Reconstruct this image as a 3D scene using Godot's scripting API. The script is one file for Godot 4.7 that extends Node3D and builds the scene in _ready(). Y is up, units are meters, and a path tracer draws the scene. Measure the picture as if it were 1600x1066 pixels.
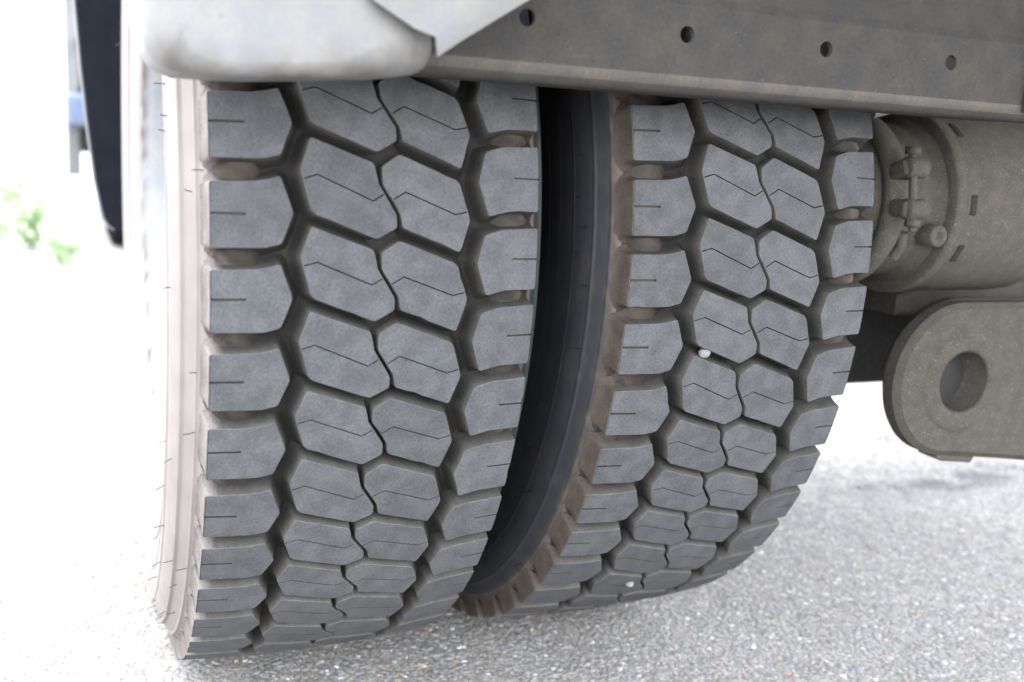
extends Node3D
# Rear dual tyres of a truck, seen close from behind. y is up, metres; x runs along the axle to the right, the truck drives towards -z.

const R := 0.5096          # tread radius at the crown
const GROUND := 0.010      # the road stands this far above the lowest point of the round tyre (the tyre is pressed flat there)
const DUAL := 0.3477       # outer to inner tyre, centre to centre
const HALF := 0.13         # half the tread width
const PHI_OUT := [0.2164, 0.0855, -0.0401, -0.1676, -0.288, -0.4171, -0.5323, -0.644, -0.7575, -0.8796]
const PHI_IN := [0.2409, 0.1134, -0.0122, -0.1309, -0.2601, -0.3752, -0.4835, -0.5899, -0.7069, -0.8378]

var M := {}
var T := {}
var rng := RandomNumberGenerator.new()
var taken := {}

# ---------------------------------------------------------------- helpers
func numbered(called: String) -> String:
	var n: int = taken.get(called, 0)
	taken[called] = n + 1
	return called if n == 0 else "%s_%03d" % [called, n]

func put(called: String, mesh: Mesh, mat: Material, parent: Node, label := "") -> MeshInstance3D:
	var o := MeshInstance3D.new()
	o.name = called
	o.mesh = mesh
	if mat:
		o.material_override = mat
	parent.add_child(o, true)
	if label != "":
		o.set_meta("label", label)
	return o

func tag(o: Node, label: String, category: String, group := "", kind := "") -> void:
	o.set_meta("label", label)
	o.set_meta("category", category)
	if group != "":
		o.set_meta("group", group)
	if kind != "":
		o.set_meta("kind", kind)

class Soup:
	var v := PackedVector3Array()
	var n := PackedVector3Array()
	var c := PackedColorArray()
	func tri(a: Vector3, b: Vector3, d: Vector3, na: Vector3, nb: Vector3, nd: Vector3, ca := Color.WHITE, cb := Color.WHITE, cd := Color.WHITE) -> void:
		var g := (d - a).cross(b - a)
		if g.length_squared() < 1e-18:
			return
		if g.dot(na + nb + nd) >= 0.0:
			v.append(a); v.append(b); v.append(d)
			n.append(na); n.append(nb); n.append(nd)
			c.append(ca); c.append(cb); c.append(cd)
		else:
			v.append(a); v.append(d); v.append(b)
			n.append(na); n.append(nd); n.append(nb)
			c.append(ca); c.append(cd); c.append(cb)
	func quad(a: Vector3, b: Vector3, d: Vector3, e: Vector3, na: Vector3, nb: Vector3, nd: Vector3, ne: Vector3, ca := Color.WHITE, cb := Color.WHITE, cd := Color.WHITE, ce := Color.WHITE) -> void:
		tri(a, b, d, na, nb, nd, ca, cb, cd)
		tri(a, d, e, na, nd, ne, ca, cd, ce)
	func flat(a: Vector3, b: Vector3, d: Vector3, e: Vector3, out: Vector3, col := Color.WHITE) -> void:
		var g := (d - a).cross(b - a).normalized()
		if g.dot(out) < 0.0:
			g = -g
		quad(a, b, d, e, g, g, g, g, col, col, col, col)
	func mesh() -> ArrayMesh:
		var a := []
		a.resize(Mesh.ARRAY_MAX)
		a[Mesh.ARRAY_VERTEX] = v
		a[Mesh.ARRAY_NORMAL] = n
		a[Mesh.ARRAY_COLOR] = c
		var m := ArrayMesh.new()
		m.add_surface_from_arrays(Mesh.PRIMITIVE_TRIANGLES, a)
		return m

func smoothstep01(a: float, b: float, x: float) -> float:
	return smoothstep(a, b, x)

# a surface of revolution about an axis through the origin; PROFILE holds (along the axis, radius); AXIS is x or z or y
func lathe(profile: PackedVector2Array, segs: int, axis := Vector3.RIGHT, from := 0.0, to := TAU, paint = null, closed_profile := false, bump = null) -> ArrayMesh:
	var s := Soup.new()
	var e1 := Vector3.UP if absf(axis.y) < 0.9 else Vector3.RIGHT
	var e2 := axis.cross(e1)
	var k := profile.size()
	var nr := []
	for i in k:
		var p0: Vector2 = profile[maxi(i - 1, 0)] if not closed_profile else profile[(i - 1 + k) % k]
		var p1: Vector2 = profile[mini(i + 1, k - 1)] if not closed_profile else profile[(i + 1) % k]
		# the mean of the unit normals of the two neighbours
		var a: Vector2 = (profile[i] - p0)
		var b: Vector2 = (p1 - profile[i])
		var t := (a.normalized() + b.normalized())
		t = t.normalized()
		nr.append(Vector2(-t.y, t.x))
	var grid := []
	for j in segs + 1:
		var th := from + (to - from) * j / segs
		var d := e1 * cos(th) + e2 * sin(th)
		var row := []
		for i in k:
			var p := profile[i]
			if bump != null:
				p += bump.call(i, p, th)
			row.append([axis * p.x + d * p.y, (axis * nr[i].x + d * nr[i].y).normalized(), paint.call(i, profile[i], th) if paint != null else Color.WHITE])
		grid.append(row)
	for j in segs:
		for i in (k if closed_profile else k - 1):
			var i2 := (i + 1) % k
			var a = grid[j][i]; var b = grid[j][i2]; var c = grid[j + 1][i2]; var d = grid[j + 1][i]
			s.quad(a[0], b[0], c[0], d[0], a[1], b[1], c[1], d[1], a[2], b[2], c[2], d[2])
	return s.mesh()

# a box with rounded edges, as a superellipsoid-free grid: every face bent by the round corner radius
func round_box(size: Vector3, r: float, n := 4) -> ArrayMesh:
	var s := Soup.new()
	var h := size * 0.5
	var inner := h - Vector3.ONE * r
	for ax in 3:
		for sg in [-1.0, 1.0]:
			var u := (ax + 1) % 3
			var w := (ax + 2) % 3
			var cu := []
			var cw := []
			for q in [[cu, u], [cw, w]]:
				for i in n + 1:
					q[0].append(-h[q[1]] + r * (1.0 - cos(PI / 2 * i / n)) if false else -inner[q[1]] - r * tan(PI / 4 * (1.0 - float(i) / n)))
				for i in n + 1:
					q[0].append(inner[q[1]] + r * tan(PI / 4 * float(i) / n))
			var pts := []
			for i in cu.size():
				var row := []
				for j in cw.size():
					var p := Vector3.ZERO
					p[ax] = sg * h[ax]
					p[u] = cu[i]
					p[w] = cw[j]
					var base := Vector3(clampf(p.x, -inner.x, inner.x), clampf(p.y, -inner.y, inner.y), clampf(p.z, -inner.z, inner.z))
					var nn := (p - base).normalized()
					row.append([base + nn * r, nn])
				pts.append(row)
			for i in cu.size() - 1:
				for j in cw.size() - 1:
					var a = pts[i][j]; var b = pts[i + 1][j]; var c = pts[i + 1][j + 1]; var d = pts[i][j + 1]
					s.quad(a[0], b[0], c[0], d[0], a[1], b[1], c[1], d[1])
	return s.mesh()

# a flat outline (x, y) with thickness along -z from z = 0, its edges chamfered
func plate(outline: PackedVector2Array, thick: float, bevel := 0.0015) -> ArrayMesh:
	var s := Soup.new()
	var o := outline
	if Geometry2D.is_polygon_clockwise(o):
		o = o.duplicate()
		o.reverse()
	var nrm := outline_normals(o)
	var k := o.size()
	var inn := PackedVector2Array()
	for i in k:
		inn.append(o[i] - nrm[i] * bevel)
	for face in [[0.0, 1.0], [-thick, -1.0]]:
		var t := Geometry2D.triangulate_polygon(inn)
		var n := Vector3(0, 0, face[1])
		for i in range(0, t.size(), 3):
			var z: float = face[0]
			s.tri(Vector3(inn[t[i]].x, inn[t[i]].y, z), Vector3(inn[t[i + 1]].x, inn[t[i + 1]].y, z), Vector3(inn[t[i + 2]].x, inn[t[i + 2]].y, z), n, n, n)
	for i in k:
		var j := (i + 1) % k
		var d := (o[j] - o[i]).normalized()
		var ne := Vector3(d.y, -d.x, 0)
		var z0 := -bevel
		var z1 := -thick + bevel
		s.flat(Vector3(o[i].x, o[i].y, z0), Vector3(o[j].x, o[j].y, z0), Vector3(o[j].x, o[j].y, z1), Vector3(o[i].x, o[i].y, z1), ne)
		s.flat(Vector3(o[i].x, o[i].y, z0), Vector3(o[j].x, o[j].y, z0), Vector3(inn[j].x, inn[j].y, 0), Vector3(inn[i].x, inn[i].y, 0), ne + Vector3.BACK)
		s.flat(Vector3(o[i].x, o[i].y, z1), Vector3(o[j].x, o[j].y, z1), Vector3(inn[j].x, inn[j].y, -thick), Vector3(inn[i].x, inn[i].y, -thick), ne + Vector3.FORWARD)
	return s.mesh()

# outward normals with mitre length at the corners of a counter-clockwise outline
func outline_normals(o: PackedVector2Array) -> PackedVector2Array:
	var out := PackedVector2Array()
	var k := o.size()
	for i in k:
		var a := (o[i] - o[(i - 1 + k) % k]).normalized()
		var b := (o[(i + 1) % k] - o[i]).normalized()
		var na := Vector2(a.y, -a.x)
		var nb := Vector2(b.y, -b.x)
		var m := (na + nb)
		if m.length() < 0.2:
			m = na
		m = m.normalized()
		out.append(m / clampf(m.dot(na), 0.65, 1.0))
	return out

func tube(path: Array, r: float, segs := 10, cap := true) -> ArrayMesh:
	var s := Soup.new()
	var rows := []
	var up := Vector3(0.31, 0.87, 0.38).normalized()
	for i in path.size():
		var a: Vector3 = path[maxi(i - 1, 0)]
		var b: Vector3 = path[mini(i + 1, path.size() - 1)]
		var t := (b - a).normalized()
		var e1 := (up - t * up.dot(t)).normalized()
		var e2 := t.cross(e1)
		var row := []
		for j in segs:
			var th := TAU * j / segs
			var n := e1 * cos(th) + e2 * sin(th)
			row.append([path[i] + n * r, n])
		rows.append(row)
	for i in path.size() - 1:
		for j in segs:
			var a = rows[i][j]; var b = rows[i][(j + 1) % segs]; var c = rows[i + 1][(j + 1) % segs]; var d = rows[i + 1][j]
			s.quad(a[0], b[0], c[0], d[0], a[1], b[1], c[1], d[1])
	if cap:
		for e in [[0, 1], [path.size() - 1, path.size() - 2]]:
			var n: Vector3 = (path[e[0]] - path[e[1]]).normalized()
			for j in segs:
				s.tri(path[e[0]], rows[e[0]][j][0], rows[e[0]][(j + 1) % segs][0], n, n, n)
	return s.mesh()

# ---------------------------------------------------------------- textures and materials
func noise(seed_: int, freq: float, octaves := 4, kind := FastNoiseLite.TYPE_SIMPLEX_SMOOTH) -> FastNoiseLite:
	var f := FastNoiseLite.new()
	f.seed = seed_
	f.noise_type = kind
	f.frequency = freq
	f.fractal_octaves = octaves
	return f

func tex_from(bytes: PackedByteArray, size: int, mip := true) -> ImageTexture:
	var im := Image.create_from_data(size, size, false, Image.FORMAT_RGB8, bytes)
	if mip:
		im.generate_mipmaps()
	return ImageTexture.create_from_image(im)

func seamless(seed_: int, freq: float, octaves: int, size: int) -> PackedByteArray:
	return noise(seed_, freq, octaves).get_seamless_image(size, size).get_data()

# mottled dust: a mean value with soft stains, grain and light and dark specks
func mottle(seed_: int, size: int, base: Color, stain: Color, fleck: Color, amount: float, grain: float, flecks: int, fleck_px: float) -> ImageTexture:
	var a := seamless(seed_, 0.008, 5, size)
	var b := seamless(seed_ + 1, 0.06, 3, size)
	var out := PackedByteArray()
	out.resize(size * size * 3)
	var r := RandomNumberGenerator.new()
	r.seed = seed_
	for i in size * size:
		var k := clampf((a[i] / 255.0 - 0.5) * 1.7 + 0.5, 0.0, 1.0) * amount
		var g := 1.0 + (b[i] / 255.0 - 0.5) * grain + (r.randf() - 0.5) * grain * 0.7
		out[i * 3] = int(clampf(lerpf(base.r, stain.r, k) * g, 0, 1) * 255)
		out[i * 3 + 1] = int(clampf(lerpf(base.g, stain.g, k) * g, 0, 1) * 255)
		out[i * 3 + 2] = int(clampf(lerpf(base.b, stain.b, k) * g, 0, 1) * 255)
	for f in flecks:
		var cx := r.randi() % size
		var cy := r.randi() % size
		var rad := fleck_px * (0.35 + 0.9 * pow(r.randf(), 3.0))
		var dark := r.randf() < 0.35
		var share := r.randf_range(0.35, 1.0)
		var q := int(ceil(rad))
		for dy in range(-q, q + 1):
			for dx in range(-q, q + 1):
				var d := sqrt(dx * dx + dy * dy)
				if d > rad:
					continue
				var w := share * clampf(rad - d + 0.35, 0, 1)
				var p := (((cy + dy + size) % size) * size + (cx + dx + size) % size) * 3
				var to := Color(base.r * 0.55, base.g * 0.55, base.b * 0.55) if dark else fleck
				out[p] = int(lerpf(out[p], to.r * 255, w))
				out[p + 1] = int(lerpf(out[p + 1], to.g * 255, w))
				out[p + 2] = int(lerpf(out[p + 2], to.b * 255, w))
	return tex_from(out, size)

func bump_tex(seed_: int, freq: float, octaves: int, size: int, strength: float) -> ImageTexture:
	var im := noise(seed_, freq, octaves).get_seamless_image(size, size)
	im.bump_map_to_normal_map(strength)
	im.generate_mipmaps()
	return ImageTexture.create_from_image(im)

func mat(tex: Texture2D, tile: float, rough: float, tint := Color.WHITE, vertex := false, bump: Texture2D = null, bump_k := 0.5, metal := 0.0, spec := 0.5) -> StandardMaterial3D:
	var m := StandardMaterial3D.new()
	m.albedo_color = tint
	m.albedo_texture = tex
	m.roughness = rough
	m.metallic = metal
	m.metallic_specular = spec
	m.uv1_triplanar = true
	m.uv1_world_triplanar = true
	m.uv1_scale = Vector3.ONE / tile
	m.uv1_triplanar_sharpness = 6.0
	m.vertex_color_use_as_albedo = vertex
	if bump:
		m.normal_enabled = true
		m.normal_texture = bump
		m.normal_scale = bump_k
	return m

func lin(r: float, g: float, b: float) -> Color:
	return Color(r, g, b)

func srgb(r: float, g: float, b: float) -> Color:
	return Color(r, g, b).linear_to_srgb()

func make_materials() -> void:
	T.bump = bump_tex(5, 0.05, 4, 512, 4.0)
	T.fine = bump_tex(6, 0.16, 3, 512, 3.0)
	# rubber: vertex colours carry the rubber, dust or painted groove shade tone times 3.5 (the material divides again), the texture only grain and specks around white
	T.rubber = mottle(11, 1024, Color(0.90, 0.90, 0.90), Color(0.79, 0.79, 0.795), Color(1, 1, 1), 1.0, 0.17, 3200, 2.2)
	T.steel = mottle(21, 1024, srgb(0.0140, 0.0138, 0.0138), srgb(0.0200, 0.0180, 0.0155), srgb(0.04, 0.036, 0.031), 0.7, 0.16, 900, 2.0)
	T.dust = mottle(31, 1024, srgb(0.034, 0.0318, 0.0283), srgb(0.043, 0.0395, 0.0345), srgb(0.15, 0.135, 0.115), 0.8, 0.24, 5200, 2.2)
	T.cap = mottle(41, 1024, srgb(0.125, 0.127, 0.132), srgb(0.165, 0.158, 0.145), srgb(0.09, 0.08, 0.07), 0.55, 0.06, 500, 2.0)
	T.asphalt = asphalt_tex()
	M.rubber = mat(T.rubber, 0.23, 0.72, srgb(1.0 / 3.5, 1.0 / 3.5, 1.0 / 3.5), true, T.fine, 0.25, 0.0, 0.28)
	M.sidewall = mat(null, 0.31, 0.62, srgb(1.0 / 3.5, 1.0 / 3.5, 1.0 / 3.5), true, null, 0.0, 0.0, 0.35)
	M.lip = mat(T.steel, 0.3, 0.6, srgb(3.7, 3.5, 3.2), false, T.bump, 0.1, 0.0, 0.3)  # beam steel tinted lighter, as if lit from the ground below
	M.steel = mat(T.steel, 0.30, 0.7, srgb(2.5, 2.45, 2.38), false, T.bump, 0.25, 0.0, 0.2)
	M.dust = mat(T.dust, 0.22, 0.9, srgb(1.55, 1.53, 1.48), false, T.fine, 0.9, 0.0, 0.15)
	M.chamber = mat(T.dust, 0.19, 0.8, srgb(1.62, 1.6, 1.52), false, T.fine, 0.5, 0.0, 0.15)
	M.slot = mat(T.dust, 0.19, 0.9, srgb(0.75, 0.72, 0.66), false, T.fine, 0.5, 0.0, 0.1)
	M.cap = mat(T.cap, 0.35, 0.55, srgb(0.94, 0.92, 0.89), true, T.bump, 0.08)
	M.bracket = mat(T.cap, 0.31, 0.5, srgb(1.0, 0.99, 0.96), false, T.bump, 0.06)
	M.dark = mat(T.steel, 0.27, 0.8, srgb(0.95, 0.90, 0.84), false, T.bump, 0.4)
	M.rim = mat(T.cap, 0.4, 0.5, srgb(1.5, 1.52, 1.55), true, T.bump, 0.1)
	M.black = mat(T.steel, 0.4, 0.6, srgb(0.6, 0.7, 1.0), false, T.bump, 0.05, 0.0, 0.12)
	M.edge_highlight = mat(T.cap, 0.4, 0.4, srgb(0.9, 0.9, 0.92), false)  # pale, for the painted highlight along the mudguard edge
	M.body = mat(T.steel, 0.7, 0.6, srgb(2.6, 2.6, 2.65), false)
	M.blue = mat(T.cap, 0.4, 0.5, srgb(0.75, 0.95, 1.45), false)
	M.hair = mat(T.rubber, 0.1, 0.6, srgb(0.03, 0.035, 0.05), false)
	M.asphalt = mat(T.asphalt, 0.62, 0.9, Color.WHITE, true, T.fine, 0.3)
	M.asphalt.uv1_scale = Vector3.ONE / 0.62
	M.pebble = mat(T.cap, 0.05, 0.8, srgb(1.05, 1.02, 0.94), false, T.bump, 0.5)

func asphalt_tex() -> ImageTexture:
	var size := 1536
	var out := PackedByteArray()
	out.resize(size * size * 3)
	var a := seamless(71, 0.006, 4, size)
	var r := RandomNumberGenerator.new()
	r.seed = 77
	for i in size * size:
		var k := 0.455 * (1.0 + (a[i] / 255.0 - 0.5) * 0.5) * r.randf_range(0.8, 1.15)
		out[i * 3] = int(k * 255); out[i * 3 + 1] = int(k * 250); out[i * 3 + 2] = int(k * 241)
	for f in 42000:
		var cx := r.randi() % size
		var cy := r.randi() % size
		var ra := r.randf_range(1.5, 7.5)
		var rb := ra * r.randf_range(0.5, 0.9)
		var th := r.randf() * PI
		var k := r.randf_range(0.42, 0.68)
		var c := Color(k, k * 0.97, k * 0.925)
		var pick := r.randf()
		if pick < 0.06:
			c = Color(k, k * 0.86, k * 0.68)
		elif pick < 0.09:
			c = Color(k, k * 0.80, k * 0.74)
		var ct := cos(th)
		var st := sin(th)
		var q := int(ceil(ra))
		for dy in range(-q, q + 1):
			for dx in range(-q, q + 1):
				var u := (dx * ct + dy * st) / ra
				var v := (dy * ct - dx * st) / rb
				if u * u + v * v > 1.0:
					continue
				var p := (((cy + dy + size) % size) * size + (cx + dx + size) % size) * 3
				var e := 0.93 + 0.14 * r.randf()
				out[p] = int(clampf(c.r * e, 0, 1) * 255)
				out[p + 1] = int(clampf(c.g * e, 0, 1) * 255)
				out[p + 2] = int(clampf(c.b * e, 0, 1) * 255)
	return tex_from(out, size)

# ---------------------------------------------------------------- tyre
# one pitch of the tread in (mm across, pitches down): left shoulder, two centre columns, right shoulder
const BLOCKS := {
	"left_shoulder": [[-130, -.35], [-98, -.36], [-88, -.385], [-79.5, -.425], [-70.2, -.015], [-78.6, .34], [-90, .39], [-98, .395], [-130, .40]],
	"left_centre": [[-57, -.87], [-9.5, -.605], [-7, -.46], [-6, -.375], [8.3, -.02], [8.7, .13], [-7, .27], [-53.5, -.005], [-57, -.06], [-65, -.5]],
	"right_centre": [[10.6, -.72], [57, -.45], [60, -.40], [69, .015], [61, .42], [13.2, .13], [11.4, -.03], [-2.8, -.37], [-3.4, -.57]],
	"right_shoulder": [[82, -.80], [97, -.875], [130, -.90], [130, -.10], [102, -.094], [85, -.03], [76, -.44]],
}
const SIPES := {
	"left_shoulder": [[[-136, 0.0], [-104.5, 0.0]], 1.9],
	"left_centre": [[[-72, -.345], [-63.5, -.40], [-52.6, -.456], [-10.4, -.178], [-0.9, -.27], [6, -.33]], 0.95],
	"right_centre": [[[-4, -.11], [5.7, -.195], [15.1, -.285], [56.1, -.044], [67.3, -.083], [76, -.11]], 0.95],
	"right_shoulder": [[[107, -.5], [136, -.5]], 1.5],
}
var block_cache := {}

func crown(u: float) -> float:
	var k := absf(u) / 130.0
	return 0.006 * k * k

func on_tyre(p: Vector2, depth: float) -> Vector3:   # p in mm, depth in mm
	var th := p.y * 0.001 / R
	var r := R - crown(p.x) - depth * 0.001
	return Vector3(p.x * 0.001, r * sin(th), r * cos(th))

func radial(p: Vector2, n2: Vector2, out: float) -> Vector3:   # a direction: n2 in the tread plane, out away from the axle
	var th := p.y * 0.001 / R
	return Vector3(n2.x, n2.y * cos(th) + out * sin(th), -n2.y * sin(th) + out * cos(th)).normalized()

func block_mesh(kind: String, up: float, down: float, seed_: int, outer: bool) -> ArrayMesh:
	var key := "%s %.4f %.4f %d %s" % [kind, up, down, seed_, outer]
	if block_cache.has(key):
		return block_cache[key]
	var r := RandomNumberGenerator.new()
	r.seed = hash(key)
	var to_mm := func(q) -> Vector2:
		return Vector2(q[0], -(q[1] * (down if q[1] > 0 else up)) * R * 1000.0)
	# outline with clipped corners and slightly uneven edges
	var raw := PackedVector2Array()
	for q in BLOCKS[kind]:
		raw.append(to_mm.call(q))
	if Geometry2D.is_polygon_clockwise(raw):
		raw.reverse()
	var o := PackedVector2Array()
	var k := raw.size()
	for i in k:
		var p := raw[i]
		var a := raw[(i - 1 + k) % k] - p
		var b := raw[(i + 1) % k] - p
		var cut := minf(2.2, 0.22 * minf(a.length(), b.length()))
		var p0 := p + a.normalized() * cut
		var p2 := p + b.normalized() * cut
		for t in [0.0, 0.5, 1.0]:
			o.append(p0.lerp(p, t).lerp(p.lerp(p2, t), t))
		var nx := raw[(i + 1) % k]
		var c2 := raw[(i + 2) % k] - nx
		var cut2 := minf(2.2, 0.22 * minf(b.length(), c2.length()))
		var q0 := nx - b.normalized() * cut2
		var steps := int(p2.distance_to(q0) / 7.0)
		var nn := Vector2(b.y, -b.x).normalized()
		for m in range(1, steps):
			o.append(p2.lerp(q0, float(m) / steps) + nn * (r.randf_range(-0.16, 0.16) - (r.randf_range(0.2, 0.9) if r.randf() < 0.06 else 0.0)))
	var nrm := outline_normals(o)
	var n_o := o.size()
	var s := Soup.new()
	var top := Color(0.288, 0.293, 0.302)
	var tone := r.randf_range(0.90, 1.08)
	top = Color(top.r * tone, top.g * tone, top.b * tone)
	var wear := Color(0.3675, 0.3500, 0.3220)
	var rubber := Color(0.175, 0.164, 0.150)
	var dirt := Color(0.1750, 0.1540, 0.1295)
	var groove_shade := Color(0.044, 0.041, 0.038)  # near black that paints the shade deep in the grooves
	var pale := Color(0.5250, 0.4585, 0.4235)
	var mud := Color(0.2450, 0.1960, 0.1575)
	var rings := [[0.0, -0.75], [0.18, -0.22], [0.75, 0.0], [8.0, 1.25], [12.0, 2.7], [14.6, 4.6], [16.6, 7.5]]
	var tones := [top, wear, wear.lerp(rubber, 0.35), rubber, rubber.lerp(groove_shade, 0.65), groove_shade, groove_shade]  # walls darken with depth: groove shade put into the colour
	var rows := []
	for g in rings.size():
		var row := []
		for i in n_o:
			var edge := absf(o[i].x) > 128.0
			var slot := kind.ends_with("centre") and absf(o[i].x - 2.0) < 11.5
			var push: float = rings[g][1] * (0.5 if edge else (0.4 if slot and g > 2 else 1.0))
			var dep: float = rings[g][0] * (1.55 if edge else 1.0)
			if g >= 4:
				dep += r.randf_range(-0.3, 0.3)
			var p := o[i] + nrm[i] * push
			row.append([on_tyre(p, dep), p, dep, push])
		rows.append(row)
	var stain := r.randf()
	for g in rings.size() - 1:
		for i in n_o:
			var j := (i + 1) % n_o
			var q := []
			for w in [[g, i], [g, j], [g + 1, j], [g + 1, i]]:
				var gg: int = w[0]
				var ii: int = w[1]
				var lo: int = maxi(gg - 1, 0)
				var hi: int = mini(gg + 1, rings.size() - 1)
				var dd: float = rings[hi][0] - rings[lo][0]
				var dp: float = rings[hi][1] - rings[lo][1]
				var n2 := nrm[ii].normalized()
				var nn := radial(rows[gg][ii][1], n2 * dd, dp) if gg > 0 else radial(rows[gg][ii][1], n2 * 0.25, 1.0)
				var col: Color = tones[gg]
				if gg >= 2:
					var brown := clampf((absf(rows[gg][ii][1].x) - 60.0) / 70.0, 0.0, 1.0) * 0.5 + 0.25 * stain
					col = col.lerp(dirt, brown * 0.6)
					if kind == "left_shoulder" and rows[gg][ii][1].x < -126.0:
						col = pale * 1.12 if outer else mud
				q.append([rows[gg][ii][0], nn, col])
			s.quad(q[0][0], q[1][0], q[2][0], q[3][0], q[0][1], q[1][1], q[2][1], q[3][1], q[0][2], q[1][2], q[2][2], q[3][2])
	# worn face, cut by the sipe, in strips so that it follows the round tyre
	var inset := PackedVector2Array()
	for i in n_o:
		inset.append(o[i] - nrm[i] * 0.75)
	var line := PackedVector2Array()
	for q in SIPES[kind][0]:
		line.append(to_mm.call(q) + Vector2(0, r.randf_range(-0.3, 0.3)))
	var half_w: float = SIPES[kind][1] * 0.5
	var pieces: Array = [inset]
	for cut in Geometry2D.offset_polyline(line, half_w, Geometry2D.JOIN_MITER, Geometry2D.END_BUTT):
		var rest := []
		for p in pieces:
			rest.append_array(Geometry2D.clip_polygons(p, cut))
		pieces = rest
	for p in pieces:
		var lo := 1e9
		var hi := -1e9
		for q in p:
			lo = minf(lo, q.y); hi = maxf(hi, q.y)
		var n_s := maxi(1, int((hi - lo) / 11.0))
		for m in n_s:
			var y0 := lo + (hi - lo) * m / n_s
			var y1 := lo + (hi - lo) * (m + 1) / n_s
			var band := PackedVector2Array([Vector2(-200, y0), Vector2(200, y0), Vector2(200, y1), Vector2(-200, y1)])
			for c in Geometry2D.intersect_polygons(p, band):
				var t := Geometry2D.triangulate_polygon(c)
				for i in range(0, t.size(), 3):
					var a: Vector2 = c[t[i]]; var b: Vector2 = c[t[i + 1]]; var d: Vector2 = c[t[i + 2]]
					s.tri(on_tyre(a, 0), on_tyre(b, 0), on_tyre(d, 0), radial(a, Vector2.ZERO, 1), radial(b, Vector2.ZERO, 1), radial(d, Vector2.ZERO, 1), top, top, top)
		for i in p.size():
			var a: Vector2 = p[i]
			var b: Vector2 = p[(i + 1) % p.size()]
			var mid := (a + b) * 0.5
			var near := 1e9
			for q in line.size() - 1:
				near = minf(near, mid.distance_to(Geometry2D.get_closest_point_to_segment(mid, line[q], line[q + 1])))
			if near < half_w + 0.12:
				var d := (b - a).normalized()
				var n := radial(mid, Vector2(d.y, -d.x), 0.0)
				var deep := 2.2 if kind == "left_shoulder" else (3.0 if kind == "right_shoulder" else 6.5)
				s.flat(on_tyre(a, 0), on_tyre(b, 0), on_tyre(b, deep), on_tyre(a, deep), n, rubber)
	if kind.ends_with("shoulder"):
		# dust on the bottom of the shallow shoulder slit
		var l0 := line[0]
		var l1 := line[1]
		l0.x = clampf(l0.x, -129.6, 129.6); l1.x = clampf(l1.x, -129.6, 129.6)
		var w := Vector2(0, half_w)
		s.flat(on_tyre(l0 - w, 2.1), on_tyre(l1 - w, 2.1), on_tyre(l1 + w, 2.1), on_tyre(l0 + w, 2.1), radial(l0, Vector2.ZERO, 1), mud.lerp(rubber, 0.5))
	var made := s.mesh()
	block_cache[key] = made
	return made

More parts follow.
